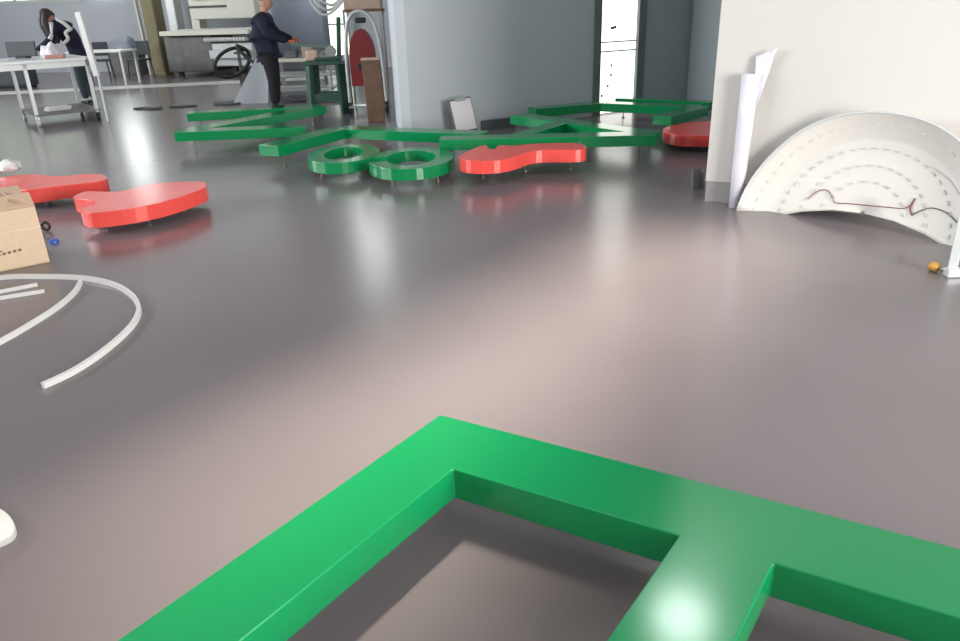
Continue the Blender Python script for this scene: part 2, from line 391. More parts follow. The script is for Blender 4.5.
# small things by the box
c0 = at(54, 243); bm = NB(); bmesh.ops.create_cone(bm, cap_ends=True, segments=20, radius1=.036, radius2=.03, depth=.028, matrix=Matrix.Translation((c0.x, c0.y, .014)))
tag(obj('bottle_cap', bm, BLUE, bevel=.004), 'small blue plastic cap on the floor right of the cardboard box', 'cap')
c0 = at(47, 231); root = thing('tape_roll', 'small black tape roll on the floor behind the cardboard box corner', 'tape roll', (c0.x, c0.y, 0))
bm = NB(); tube(bm, [(math.cos(a) * .03, 0, .042 + math.sin(a) * .03) for a in [i * math.tau / 20 for i in range(21)]], .012, 8, cap=False); obj('tape_ring', bm, BLACK, root, smooth=True)

# bent white edging strips
def ribbon(name, label, pts, wd=.022, h=.028, z0=0.0, m=WHITE):
    bm = NB(); pts = [V((p.x, p.y, 0)) for p in pts]; ra = []
    for i, p in enumerate(pts):
        t = (pts[min(i + 1, len(pts) - 1)] - pts[max(i - 1, 0)]).normalized(); n = V((-t.y, t.x, 0)) * wd / 2
        ra.append([bm.verts.new(p + n * s + V((0, 0, z))) for s, z in ((-1, z0), (1, z0), (1, z0 + h), (-1, z0 + h))])
    for a, b in zip(ra, ra[1:]):
        for k in range(4): bm.faces.new((a[k], a[(k + 1) % 4], b[(k + 1) % 4], b[k]))
    bm.faces.new(ra[0]); bm.faces.new(ra[-1][::-1])
    return tag(obj(name, bm, m), label, 'strip')
ribbon('edging_strip', 'long white curved plastic strip bent round to a free end on the floor',
       smooth_pts([at(*p, .028) for p in ((42, 383), (72, 369), (100, 351), (124, 331), (136, 316), (138, 304), (130, 292), (112, 282), (83, 276), (45, 274.5), (0, 275.5), (-50, 285), (-80, 300))], 8), .024)
ribbon('edging_strip', 'shorter white curved strip branching inside the long bent strip',
       smooth_pts([at(*p, .028) for p in ((80, 280), (74, 290), (58, 304), (35, 319), (0, 339), (-40, 358))], 8), .02)
ribbon('edging_strip', 'upper of the two short straight white strips at the left edge', [at(-30, 296, .02), at(37, 283, .02)], .018, .02)
ribbon('edging_strip', 'lower of the two short straight white strips at the left edge', [at(-40, 303, .02), at(44, 289.5, .02)], .018, .02)
# white sheet corner poking into frame, lower left
pts = [at(*p, .03) for p in ((-60, 505), (-20, 500), (0, 508), (10, 516), (15, 527), (10, 535), (0, 540), (-40, 560), (-90, 565))]
pts = smooth_pts(pts, 3, True)
tag(obj('white_sheet', prism(NB(), [(p.x, p.y) for p in pts], 0, .03), WHITE, bevel=.004), 'rounded tip of a white plastic sheet entering at the lower left edge', 'sheet')

# ------------------------------------------------------------------ half-round light sign leaning against the white wall
fl = at(737, 211); fr_ = at(985, 259.5)
U = (fr_ - fl).normalized(); D = (fr_ - fl).length; RAD = D / 2
back = V((-U.y, U.x, 0)); back = back if back.y > 0 else -back
mid = (fl + fr_) / 2
root = thing('half_round_sign', 'white half-round light sign shell wired with modules, leaning on the white wall', 'sign', (mid.x, mid.y, 0), math.atan2(U.y, U.x))
lean = math.radians(22); HZ = .985
# local frame: x along U, w up the leaning plane, d depth behind the plane
def sp(x, w_, d=0.0): return V((x, math.sin(lean) * w_ + math.cos(lean) * d, math.cos(lean) * w_ - math.sin(lean) * d))
def arch(x): return .0 + .17 * max(0, 1 - (x / (RAD * .80)) ** 2) if abs(x) < RAD * .80 else 0
n = 48; bm = NB(); rows = []
prof = [(1.0, 0.0), (.985, .02), (.80, .150), (.76, .158), (.5, .16), (.25, .16), (0.02, .16)]   # radius fraction, depth
def cell(rf, a, extra=0):
    x = RAD * rf * math.cos(a); w_ = RAD * HZ * rf * math.sin(a); low = arch(x)
    w_ = low + w_ * (1 - low / (RAD * HZ)) if True else w_
    return x, w_
for rf, d in prof:
    rows.append([bm.verts.new(sp(*cell(rf, math.pi * i / n), d)) for i in range(n + 1)])
for a, b in zip(rows, rows[1:]):
    for i in range(n): bm.faces.new((a[i], a[i + 1], b[i + 1], b[i]))
SH = mat('white_sign_shell', (.68, .665, .615), .45, noise=.02)
o = obj('sign_shell', bm, SH, root, smooth=True); so = o.modifiers.new('thick', 'SOLIDIFY'); so.thickness = .012; so.offset = 0
# outer edge lip
bm = NB(); tube(bm, [sp(*cell(1.0, math.pi * i / n), 0) for i in range(n + 1)], .010, 6); obj('edge_lip', bm, ALU, root, smooth=True)
# rows of modules
k = 0
for rf, cnt in ((.90, 30), (.68, 24), (.50, 18), (.33, 10)):
    for i in range(cnt):
        a = math.pi * (i + .7) / (cnt + .4); a2 = a + .045 / rf * .8
        x1, w1 = cell(rf, a); x2, w2 = cell(rf, a2); dd_ = (.072 if rf == .90 else .148)
        bm = NB(); bar(bm, sp(x1, w1, dd_), sp(x2, w2, dd_), .008, .012)
        obj('led_module', bm, LED, root); k += 1
def wire(pix, m, rad=.0035):
    bm = NB(); tube(bm, [sp(x, w_, .145) for x, w_ in smooth_pts2(pix)], rad, 6); obj('wire', bm, m, root, smooth=True)
def smooth_pts2(p): return [(q.x, q.y) for q in smooth_pts([V((a, b, 0)) for a, b in p], 6)]
wire([(-.42, .20), (-.36, .27), (-.30, .29), (-.24, .25), (-.21, .21), (-.1, .22), (.05, .23), (.16, .24), (.26, .25), (.31, .29)], WIRERED, .003)
wire([(.31, .33), (.30, .26), (.33, .21)], WIRERED, .005)
wire([(.33, .22), (.42, .28), (.52, .27), (.60, .22), (.66, .18)], MGREY, .004)
wire([(.35, .55), (.48, .48), (.58, .38), (.66, .30)], LED, .003)

# ------------------------------------------------------------------ film roll on the white wall
b0 = at(735, 207); root = thing('film_roll', 'tall white roll of plastic film standing against the white wall\'s left end', 'roll', (b0.x, b0.y, 0))
top = on(751, 74, b0.y + .02); ax = V((top.x - b0.x, top.y - b0.y, top.z))
bm = NB(); tube(bm, [V((0, 0, 0.0)), ax * .3, ax * .7, ax], .05, 16, radii=[.050, .056, .062, .066]); obj('rolled_film', bm, FILM, root, smooth=True)
bm = NB(); grid = []
for j in range(8):
    rw = []
    for i in range(6):
        a_ = i / 5; z = ax.z * (.78 + .34 * j / 7)
        base = ax * (z / ax.z); x = .03 + a_ * (.04 + .08 * (j / 7))
        rw.append(bm.verts.new((base.x + x, base.y + .03 - x * .55 + .015 * math.sin(i * 2 + j), z + .06 * a_ * (j > 5))))
    grid.append(rw)
for a, b in zip(grid, grid[1:]):
    for i in range(5): bm.faces.new((a[i], a[i + 1], b[i + 1], b[i]))
o = obj('loose_film', bm, FILM, root, smooth=True); so = o.modifiers.new('thick', 'SOLIDIFY'); so.thickness = .003

# small grey plate beside the wall end
g = at(697, 190); bm = NB(); M_ = Matrix.Translation((g.x, g.y, 0)) @ Matrix.Rotation(math.radians(20), 4, 'Z') @ Matrix.Rotation(math.radians(-8), 4, 'X')
box(bm, -.05, .04, -.008, .008, 0.003, .19, M_); box(bm, .04, .06, -.02, .07, 0.006, .15, M_)
tag(obj('metal_bracket', bm, MGREY, bevel=.004), 'small grey angle bracket standing at the white wall\'s left corner', 'bracket')

# clamp at right edge
c0 = at(949, 276); root = thing('bar_clamp', 'clear grey bar clamp with amber end knob at the right edge', 'clamp', (c0.x, c0.y, 0))
t0 = on(962, 222, c0.y + .02)
bm = NB(); tv = V((t0.x - c0.x, t0.y - c0.y, t0.z)); bar(bm, V((.01, 0, .0)) + tv * .02, tv * 1.6, .05, .018); obj('clamp_bar', bm, ALU, root, bevel=.003)
kd = at(932, 266, .03) - c0; bm = NB(); tube(bm, [V((.03, -.01, .03)), V((kd.x * .55, kd.y * .55, .03))], .014, 10); obj('spindle', bm, STEEL, root, smooth=True)
bm = NB(); e = V((kd.x, kd.y, .03)); tube(bm, [e * .6 + V((0, 0, .012)), e * .72 + V((0, 0, .009)), e * 1.05 + V((0, 0, -.001)), e * 1.12 + V((0, 0, -.003))], .028, 14, radii=[.018, .028, .028, .02]); obj('amber_knob', bm, AMBER, root, smooth=True)
bm = NB(); box(bm, -.03, .09, -.035, .02, 0, .05); obj('clamp_head', bm, ALU, root, bevel=.008)

# ------------------------------------------------------------------ lamp hanging above, mirrored in the green letter
root = thing('pendant_lamp', 'round white ceiling lamp hanging above the half-round sign', 'lamp', (1.85, 5.45, 4.5))
bm = NB(); tube(bm, [(0, 0, .0), (0, 0, .08), (0, 0, .16), (0, 0, .2)], .3, 24, radii=[.30, .27, .12, .04]); obj('lamp_shade', bm, ALU, root, smooth=True)
bm = NB(); tube(bm, [(0, 0, -.02), (0, 0, -.001)], .27, 24); obj('lamp_diffuser', bm, mat('lamp_glow', (1, 1, 1), .3, emit=(.9, 1, .97), es=34.0), root)
bm = NB(); tube(bm, [(0, 0, .19), (0, 0, 2.0)], .008, 8); obj('cord', bm, BLACK, root)

# ------------------------------------------------------------------ notice board leaning at the centre wall
n0 = at(458, 138); nd = V((2.68, 1.52, 0)).normalized()
root = thing('notice_board', 'white paper notice on a small board propped against the blue-grey wall', 'notice', (n0.x, n0.y, 0), math.atan2(nd.y, nd.x))
M_ = Matrix.Rotation(math.radians(-14), 4, 'X') @ Matrix.Rotation(math.radians(-5), 4, 'Y')
obj('backing_board', bx(-.02, .31, .004, .016, .012, .47, mtx=M_), MGREY, root)
obj('paper_sheet', bx(.005, .30, -.001, .003, .07, .45, mtx=M_), PAPER, root)
obj('clip', bx(.08, .23, -.012, .0, .435, .475, mtx=M_), STEEL, root, bevel=.003)

# ------------------------------------------------------------------ figures
def skin_body(name, m, joints, edges, parent, sub=2):
    me = bpy.data.meshes.new(name); me.from_pydata([j[0] for j in joints], edges, []); me.materials.append(m)
    o = bpy.data.objects.new(name, me); C.objects.link(o); o.parent = parent
    sk = o.modifiers.new('skin', 'SKIN'); sk.use_smooth_shade = True
    for v, j in zip(me.skin_vertices[0].data, joints): v.radius = j[1] if isinstance(j[1], tuple) else (j[1], j[1])
    me.skin_vertices[0].data[0].use_root = True
    ss = o.modifiers.new('sub', 'SUBSURF'); ss.levels = sub; ss.render_levels = sub
    return o
def hand(name, m, base, d, up, parent, curl=.6, side=1):
    """palm with four bent fingers and a thumb as one skinned mesh"""
    d = V(d).normalized(); up = V(up).normalized(); s = d.cross(up).normalized() * side
    J = [(base, .022), (base + d * .045, (.030, .018)), (base + d * .085, (.036, .015))]; E = [(0, 1), (1, 2)]
    for i, (off, ln) in enumerate(((-.030, .070), (-.010, .080), (.010, .076), (.030, .060))):
        p = base + d * .085 + s * off; k = len(J)
        q1 = p + (d * .6 - up * curl * .5) * ln * .5; q2 = q1 + (d * .3 - up * curl) * ln * .5
        J += [(p + d * .008, .0095), (q1, .009), (q2, .0075)]; E += [(2, k), (k, k + 1), (k + 1, k + 2)]
    k = len(J); J += [(base + d * .045 - s * .035, .012), (base + d * .075 - s * .05 - up * .02, .010), (base + d * .095 - s * .045 - up * .04, .008)]
    E += [(1, k), (k, k + 1), (k + 1, k + 2)]
    return skin_body(name, m, J, E, parent, 1)
def head(parent, loc, yaw, pitch, haircol, hair='short', s=1.0):
    M_ = Matrix.Translation(loc) @ Matrix.Rotation(yaw, 4, 'Z') @ Matrix.Rotation(pitch, 4, 'Y') @ Matrix.Scale(s, 4)
    bm = NB(); bmesh.ops.create_uvsphere(bm, u_segments=24, v_segments=18, radius=1)
    for v in bm.verts:
        x, y, z = v.co; jaw = max(0, -z)
        w_ = .075 * (1 - .28 * jaw); l_ = .095 * (1 - .12 * jaw)
        X = x * l_ + (.012 * jaw if x > 0 else -.0) ; Y = y * w_; Z = z * .115
        X += .022 * math.exp(-((Y / .014) ** 2 + ((Z + .012) / .022) ** 2)) * (x > .3)             # nose
        X -= .008 * math.exp(-(((abs(Y) - .03) / .014) ** 2 + ((Z - .012) / .012) ** 2)) * (x > .3)  # eye sockets
        X += .006 * math.exp(-((Y / .03) ** 2 + ((Z + .058) / .010) ** 2)) * (x > .3)             # mouth
        X += .008 * math.exp(-((Y / .03) ** 2 + ((Z + .095) / .016) ** 2)) * (x > .2)             # chin
        v.co = (X, Y, Z)
    for sy in (-1, 1):
        bmesh.ops.create_uvsphere(bm, u_segments=10, v_segments=8, radius=1, matrix=Matrix.Translation((-.008, sy * .074, -.012)) @ Matrix.Diagonal((.018, .008, .03, 1)))
    bmesh.ops.transform(bm, matrix=M_, verts=bm.verts)
    obj('head', bm, SKIN, parent, smooth=True)
    bm = NB()
    for sy in (-1, 1): bmesh.ops.create_uvsphere(bm, u_segments=10, v_segments=8, radius=.011, matrix=Matrix.Translation((.082, sy * .03, .012)))
    bmesh.ops.transform(bm, matrix=M_, verts=bm.verts); obj('eyes', bm, BLACK, parent, smooth=True)
    bm = NB(); bmesh.ops.create_uvsphere(bm, u_segments=24, v_segments=18, radius=1)
    kill = []
    for v in bm.verts:
        x, y, z = v.co; v.co = (x * .104 - .008, y * .084, z * .122 + .006)
        lim = (-.15 if hair == 'short' else -.45)
        if z < lim or (x > .30 and z < .55) or (x > -.1 and z < .1 and hair == 'short'): kill.append(v)
    bmesh.ops.delete(bm, geom=kill, context='VERTS'); bmesh.ops.transform(bm, matrix=M_, verts=bm.verts)
    o = obj('hair', bm, haircol, parent, smooth=True); so = o.modifiers.new('thick', 'SOLIDIFY'); so.thickness = .012; so.offset = 0
    return M_

# ---- man in navy jacket
mp = on(276, 108, 12.95); MX, MY = mp.x, 12.95
man = thing('person', 'person in a navy jacket and black trousers standing at the green saw stand', 'person', (MX, MY, 0))
J = [((-.02, 0, .98), (.17, .19)), ((-.04, 0, 1.15), (.18, .19)), ((-.04, 0, 1.34), (.18, .21)), ((-.01, 0, 1.46), (.11, .14)), ((.02, 0, 1.54), .07),
     ((-.02, .19, 1.43), .095), ((.10, .24, 1.20), .08), ((.38, .13, 1.10), .055),
     ((-.02, -.19, 1.43), .095), ((.08, -.25, 1.19), .08), ((.37, -.13, 1.09), .055),
     ((0, 0, .86), (.15, .18))]
E_ = [(0, 1), (1, 2), (2, 3), (3, 4), (3, 5), (5, 6), (6, 7), (3, 8), (8, 9), (9, 10), (0, 11)]
skin_body('jacket', NAVY, J, E_, man)
J = [((0, 0, .94), (.14, .16)), ((0, .10, .82), .125), ((.02, .11, .50), .10), ((-.02, .11, .10), .085), ((.01, -.10, .82), .125), ((.05, -.11, .50), .10), ((.03, -.11, .10), .085)]
skin_body('trousers', TROUS, J, [(0, 1), (1, 2), (2, 3), (0, 4), (4, 5), (5, 6)], man)
for sy, x0 in ((.11, -.04), (-.11, .01)):
    J = [((x0, sy, .045), (.045, .045)), ((x0 + .10, sy, .04), (.045, .038)), ((x0 + .19, sy, .035), (.04, .03)), ((x0 - .05, sy, .045), .04)]
    skin_body('shoe', BLACK, J, [(0, 1), (1, 2), (0, 3)], man, 1)
bm = NB(); tube(bm, [(0.01, 0, 1.50), (.03, 0, 1.62)], .06, 12); obj('neck', bm, SKIN, man, smooth=True)
head(man, V((.06, 0, 1.68)), 0, .2, GREYHAIR, 'short', 1.1)
for sy, zz in ((.13, 1.11), (-.13, 1.09)): hand('gloved_hand', GLOVE, V((.37, sy, zz)), (1, -sy * .2, -.12), (0, 0, 1), man, .8, 1 if sy > 0 else -1)

# ---- woman bent over the trolley table
wpos = at(88, 104); WX, WY = wpos.x + .02, wpos.y
wom = thing('person', 'person with long dark hair and dark patterned jacket leaning over the trolley table', 'person', (WX, WY, 0))
J = [((0, 0, .95), (.15, .16)), ((-.02, -.03, 1.14), (.16, .17)), ((-.08, -.08, 1.32), (.16, .19)), ((-.14, -.12, 1.43), (.10, .13)), ((-.20, -.14, 1.50), .055),
     ((-.10, .06, 1.40), .08), ((-.30, -.02, 1.18), .062), ((-.52, -.20, 1.02), .042),
     ((-.14, -.27, 1.38), .08), ((-.24, -.42, 1.16), .065), ((-.50, -.44, 1.01), .042), ((.02, 0, .86), (.14, .16))]
skin_body('jacket', NAVY, J, [(0, 1), (1, 2), (2, 3), (3, 4), (3, 5), (5, 6), (6, 7), (3, 8), (8, 9), (9, 10), (0, 11)], wom)
for pts_, r_ in (([(-.10, -.26, 1.52), (.02, -.27, 1.44), (.10, -.22, 1.32)], .035), ([(.10, -.26, 1.34), (.02, -.30, 1.28), (.04, -.30, 1.18), (-.06, -.30, 1.10)], .03), ([(-.20, -.30, 1.46), (-.18, -.36, 1.30), (-.22, -.44, 1.18)], .04)):
    bm = NB(); tube(bm, smooth_pts([V(p) for p in pts_], 5), r_, 10); obj('white_trim', bm, WHITE, wom, smooth=True)
J = [((.01, 0, .92), (.13, .15)), ((.02, .09, .82), .112), ((.03, .10, .48), .085), ((.06, .10, .10), .07), ((0, -.09, .82), .112), ((.00, -.10, .48), .085), ((.02, -.10, .10), .07)]
skin_body('trousers', JEAN, J, [(0, 1), (1, 2), (2, 3), (0, 4), (4, 5), (5, 6)], wom)
for sy, x0 in ((.10, .06), (-.10, .02)):
    J = [((x0, sy, .042), (.045, .04)), ((x0 - .09, sy - .02, .036), (.045, .034)), ((x0 - .17, sy - .03, .03), (.04, .028)), ((x0 + .04, sy, .042), .04)]
    skin_body('shoe', BLACK, J, [(0, 1), (1, 2), (0, 3)], wom, 1)
head(wom, V((-.30, -.18, 1.56)), math.radians(195), .7, HAIR, 'long', 1.12)
for k_, (oy, ox) in enumerate(((-.10, 0), (.08, 0), (-.07, -.07), (.04, .05))):
    bm = NB(); tube(bm, smooth_pts([V((-.27 + ox, -.18 + oy, 1.62)), V((-.30 + ox, -.20 + oy * 1.1, 1.50)), V((-.27 + ox, -.23 + oy, 1.34)), V((-.22 + ox * .5, -.25 + oy * .9, 1.10))], 4), .03, 10, radii=[.045] * 4 + [.055] * 4 + [.045] * 4 + [.015]); obj('hair_lock', bm, HAIR, wom, smooth=True)
for (x, y) in ((-.53, -.21), (-.51, -.44)): hand('hand', SKIN, V((x, y, 1.0)), (-1, -.1, -.12), (0, 0, 1), wom, .4)

# ------------------------------------------------------------------ trolley table
tA = at(40, 127); tB = at(103, 120); ux = (tB - tA).normalized(); uy = V((-ux.y, ux.x, 0))
root = thing('trolley_table', 'long pale metal trolley table on castors with lower shelf, left edge', 'table', (tA.x, tA.y, 0), math.atan2(ux.y, ux.x))
TL = (tB - tA).length; TZ = .97; TD = 1.2
obj('table_top', bx(-1.9, TL + .0, -.03, TD, TZ - .045, TZ), ALU, root, bevel=.004)
obj('apron', bx(-1.85, TL - .03, 0, .03, TZ - .13, TZ - .046), ALU, root)
for lx, ly in ((0, 0), (TL - .05, 0), (0, TD - .06), (TL - .05, TD - .06)):
    lg = obj('leg', bx(lx - .025, lx + .025, ly, ly + .05, .13, TZ - .045), ALU, root)
    bm = NB(); tube(bm, [(lx - .02, ly + .025, .055), (lx + .02, ly + .025, .055)], .055, 16); box(bm, lx - .028, lx + .028, ly + .005, ly + .045, .10, .13)
    obj('castor', bm, BLACK if lx > .1 else ALU, lg)
obj('lower_shelf', bx(-.02, TL, .0, TD - .02, .15, .18), MGREY, root)
# things on / under it
def top_at(x, y, z): q = at(x, y, z); return q
bl_ = top_at(75, 108, .2)
root2 = thing('paper_stack', 'small stack of white papers on the trolley table\'s lower shelf', 'papers', (tA.x + ux.x * .38 + uy.x * .45, tA.y + ux.y * .38 + uy.y * .45, .181), math.atan2(ux.y, ux.x) + .1)
for i in range(4):
    obj('paper_sheet', bx(-.17 + i * .01, .17 + i * .006, -.12, .12, i * .014, i * .014 + .012), PAPER, root2)
q = at(-2, 56, TZ)
# dark screen behind the table
sc_ = on(20, 53, 13.1)
root = thing('monitor', 'black flat monitor standing behind the papers on the trolley table', 'monitor', (tA.x - .38, tA.y + .72, TZ), math.radians(-3))
obj('screen', bx(-.25, .22, -.02, .02, .03, .25, mtx=Matrix.Rotation(math.radians(-6), 4, 'X')), DARK, root, bevel=.006)
obj('stand', bx(-.10, .08, -.06, .08, .0, .03), DARK, root, bevel=.005)
pc = V((tA.x + .12, tA.y + .62, TZ + .001))
bm = NB(); bmesh.ops.create_icosphere(bm, subdivisions=3, radius=1)
for v in bm.verts:
    n_ = 1 + .2 * math.sin(v.co.x * 6) + .15 * math.cos(v.co.y * 9 + 1); v.co = V((v.co.x * .14 * n_, v.co.y * .11 * n_, (max(v.co.z, -.0)) * .20 * n_))
o = obj('crumpled_paper', bm, PAPER, smooth=True); o.location = pc; tag(o, 'crumpled white wrapping paper on the trolley table by the leaning person', 'paper')
bm = NB(); box(bm, -.16, .10, -.09, .09, 0, .05, Matrix.Rotation(.3, 4, 'Z')); o = obj('small_tray', bm, PINK, bevel=.01); o.location = (pc.x + .20, pc.y - .22, TZ + .001); tag(o, 'small dusty pink tray under the leaning person\'s hands', 'tray')
# dark cabinet under table at left edge
q = at(5, 92); root = thing('dark_cabinet', 'dark grey low cabinet seen under the trolley table at the left edge', 'cabinet', (q.x - .2, q.y + .6, 0), .1)
obj('cabinet_body', bx(-.9, .45, 0, .5, .06, .62), DARK, root, bevel=.01); obj('plinth', bx(-.85, .4, .04, .46, 0, .06), BLACK, root)
obj('cabinet_door', bx(-.88, -.24, -.02, -.002, .1, .6), DARK, root, bevel=.004); obj('cabinet_door', bx(-.22, .43, -.02, -.002, .1, .6), DARK, root, bevel=.004)
# white leaning strip against the table end
a_ = on(97, 76, 12.28); b_ = on(78, 12, 12.30)
lst = NB(); bar(lst, a_, b_, .05, .10); lo = obj('white_batten', lst, WHITE, bevel=.004)
tag(lo, 'tall white batten leaning on the right end of the trolley table', 'batten')
ft = NB(); box(ft, a_.x + .005, a_.x + .035, 12.26, 12.30, .0, a_.z + .01); ob_ = obj('batten_foot', ft, ALU, lo)

# ------------------------------------------------------------------ second, smaller desk and chairs behind
def chair(label, loc, rz, m=DARK):
    root = thing('office_chair', label, 'chair', loc, rz)
    obj('seat', bx(-.22, .22, -.22, .22, .43, .48), m, root, bevel=.02)
    obj('backrest', bx(-.21, .21, .19, .23, .56, .90), m, root, bevel=.02)
    for sx in (-1, 1):
        for sy in (-1, 1): obj('leg', bar(NB(), (sx * .19, sy * .19, .43), (sx * .22, sy * .22, 0), .025, .025), BLACK, root)
        obj('back_post', bar(NB(), (sx * .18, .20, .46), (sx * .18, .22, .62), .022, .022), BLACK, root)
    return root
chair('black chair behind the small white desk, beside the leaning batten', (*on(100, 60, 20.6).xy, 0), .2)
chair('black chair near the yellow-brown cabinet by the small white desk', (*on(139, 60, 20.4).xy, 0), -.4)
a_ = on(108, 60, 18.9)
root = thing('white_desk', 'small white desk with slim legs behind the leaning batten', 'desk', (a_.x, a_.y, 0), -.12); root.scale = (1.1, 1.1, 1.05)
obj('desk_top', bx(-.75, .50, -.3, .35, .70, .74), WHITE, root, bevel=.004)
for lx, ly in ((-.7, -.26), (.46, -.26), (-.7, .3), (.46, .3)): obj('leg', bx(lx - .02, lx + .02, ly - .02, ly + .02, 0, .70), ALU, root)
a_ = on(124, 40, 21.9); root = thing('dark_bench', 'dark boxy bench under a cloth bundle, left of the yellow-brown cabinet', 'bench', (a_.x, a_.y, 0), 0)
obj('bench', bx(-.42, .42, -.25, .25, .0, .62), MGREY, root, bevel=.01)
bm = NB(); bmesh.ops.create_icosphere(bm, subdivisions=3, radius=1)
for v in bm.verts: n_ = 1 + .12 * math.sin(v.co.x * 6) + .12 * math.cos(v.co.y * 8); v.co = V((v.co.x * .42 * n_, v.co.y * .24, .62 + max(0, v.co.z) * .32 * n_))
o = obj('cloth_bundle', bm, BLUEPANEL, smooth=True); o.location = (a_.x, a_.y, 0); tag(o, 'grey-blue crumpled cloth bundle piled on the dark bench at the back', 'cloth')
# potted plant / white pole at 130
a_ = on(131, 40, 21.3); bm = NB(); bar(bm, V((a_.x + .35, 21.35, 0)), V((a_.x + .25, 21.4, 2.9)), .09, .06); tag(obj('white_pole', bm, WHITE, bevel=.006), 'slim white upright pole left of the yellow-brown cabinet', 'pole')
# yellow brown panel
a_ = on(152, 60, 21.2)
root = thing('tall_cabinet', 'tall yellow-brown cabinet left of the cream cutting machine', 'cabinet', (a_.x, 21.2, 0), -.2)
obj('cabinet_body', bx(-.02, .34, 0, .4, 0, 2.5), YBROWN, root, bevel=.01)
obj('cabinet_door', bx(0, .32, -.02, -.001, .1, 2.4), YBROWN, root, bevel=.006)

# ------------------------------------------------------------------ cream cutting machine
a_ = on(168, 60, 20.4); b_ = on(252, 60, 19.9); ux2 = (b_ - a_); ux2.z = 0; ML = ux2.length; rzm = math.atan2(ux2.y, ux2.x)
root = thing('cutting_machine', 'large cream gantry cutting machine with slatted bed behind the navy-jacketed person', 'machine', (a_.x, a_.y, .10), rzm); root.scale = (1.17, 1.17, 1.12); ML /= 1.17
obj('machine_base', bx(-.15, 1.0, .2, 1.2, .0, .78), MGREY, root, bevel=.02)
obj('machine_base', bx(1.05, ML, .1, 1.1, .12, .62), ALU, root, bevel=.02)
obj('side_rail', bx(-.1, ML, .0, .12, .80, .90), MACHINE, root, bevel=.01)
obj('bed', bx(.0, ML, .12, 1.3, .78, .84), MGREY, root, bevel=.01)
bm = NB()
for i in range(13): x = 1.0 + (ML - 1.1) * i / 12; tube(bm, [(x, -.04, .70), (x, .10, .70)], .045, 10)
obj('roller_row', bm, WHITE, root, smooth=True)
obj('lower_tray', bx(1.05, ML - .1, -.05, .1, .30, .48), ALU, root, bevel=.01)
obj('gantry_post', bx(-.12, .10, .45, .75, .80, 2.4), ALU, root, bevel=.02)
obj('gantry_post', bx(.42, .62, .5, .8, .80, 2.4), MACHINE, root, bevel=.02)
obj('gantry_beam', bx(.5, ML, .45, .8, 1.12, 1.52), MACHINE, root, bevel=.02)
obj('gantry_beam', bx(.5, ML, .5, .8, 1.80, 2.1), MACHINE, root, bevel=.02)
obj('beam_stripe', bx(.45, 1.35, .435, .449, 1.36, 1.41), DARK, root)
bm = NB(); box(bm, .2, ML, .3, .33, .86, .93); obj('bed_edge', bm, WHITE, root)
for fx_ in (0.05, .9, 1.4, ML - .1):
    obj('foot', bx(fx_ - .05, fx_ + .05, .3, .4, -.089, .12), BLACK, root)
# hose loop
bc = on(233, 68, 15.3); bm = NB(); pts = []
for i in range(26):
    t = math.tau * (i / 23) + 1.0; pts.append(V((bc.x + .30 * math.cos(t) + .12 * math.sin(t), 15.3 + .1 * math.cos(t), .62 + .27 * math.sin(t) + .001 * i)))
pts += [V((bc.x + .45, 15.2, .62)), V((bc.x + .62, 15.1, .85))]
tube(bm, smooth_pts(pts, 3), .035, 10); tag(obj('black_hose', bm, BLACK, smooth=True), 'coiled thick black hose hanging behind the navy-jacketed person', 'hose')
bm = NB(); box(bm, 0, .05, -.12, .12, 0, .38); box(bm, .01, .05, -.28, -.1, .78, .82); box(bm, .01, .04, -.06, .06, .3, .86); ho = obj('hose_rack', bm, MGREY); ho.location = (bc.x + .05, 15.56, 0); tag(ho, 'small grey rack holding up the coiled black hose', 'rack')
# pale sheet behind the man (leaning), and big blue-grey sheet
p = [on(232, 100, 14.0), on(268, 102, 14.0), on(268, 58, 14.1), on(256, 58, 14.1)]
bm = NB(); vs = [bm.verts.new(v) for v in p]; 
for v in vs[:2]: v.co.z = 0
bm.faces.new(vs); o = obj('pale_sheet', bm, PALESHEET); so = o.modifiers.new('thick', 'SOLIDIFY'); so.thickness = .02
tag(o, 'pale triangular sheet propped on the floor behind the navy-jacketed person', 'sheet')
x0 = on(272, 50, 15.6).x; x1 = on(331, 50, 15.6).x
bm = NB(); N_ = 10; cols = []
for i in range(N_ + 1):
    t = i / N_; x = x0 + (x1 - x0) * t; y = 15.6 + .15 * math.sin(t * 3)
    zb = .72 if t < .7 else .72 + (t - .7) * .3
    cols.append((bm.verts.new((x, y, zb)), bm.verts.new((x, y, 2.4))))
for a, b in zip(cols, cols[1:]): bm.faces.new((a[0], b[0], b[1], a[1]))
o = obj('blue_grey_panel', bm, BLUEPANEL, smooth=True); so = o.modifiers.new('thick', 'SOLIDIFY'); so.thickness = .05
tag(o, 'broad smooth blue-grey panel standing behind the person at the saw stand', 'panel')
bm = NB(); box(bm, x0 + .1, x0 + .16, 15.62, 15.68, 0, .74); box(bm, x1 - .2, x1 - .14, 15.64, 15.70, 0, .80); obj('panel_leg', bm, STEEL, o)
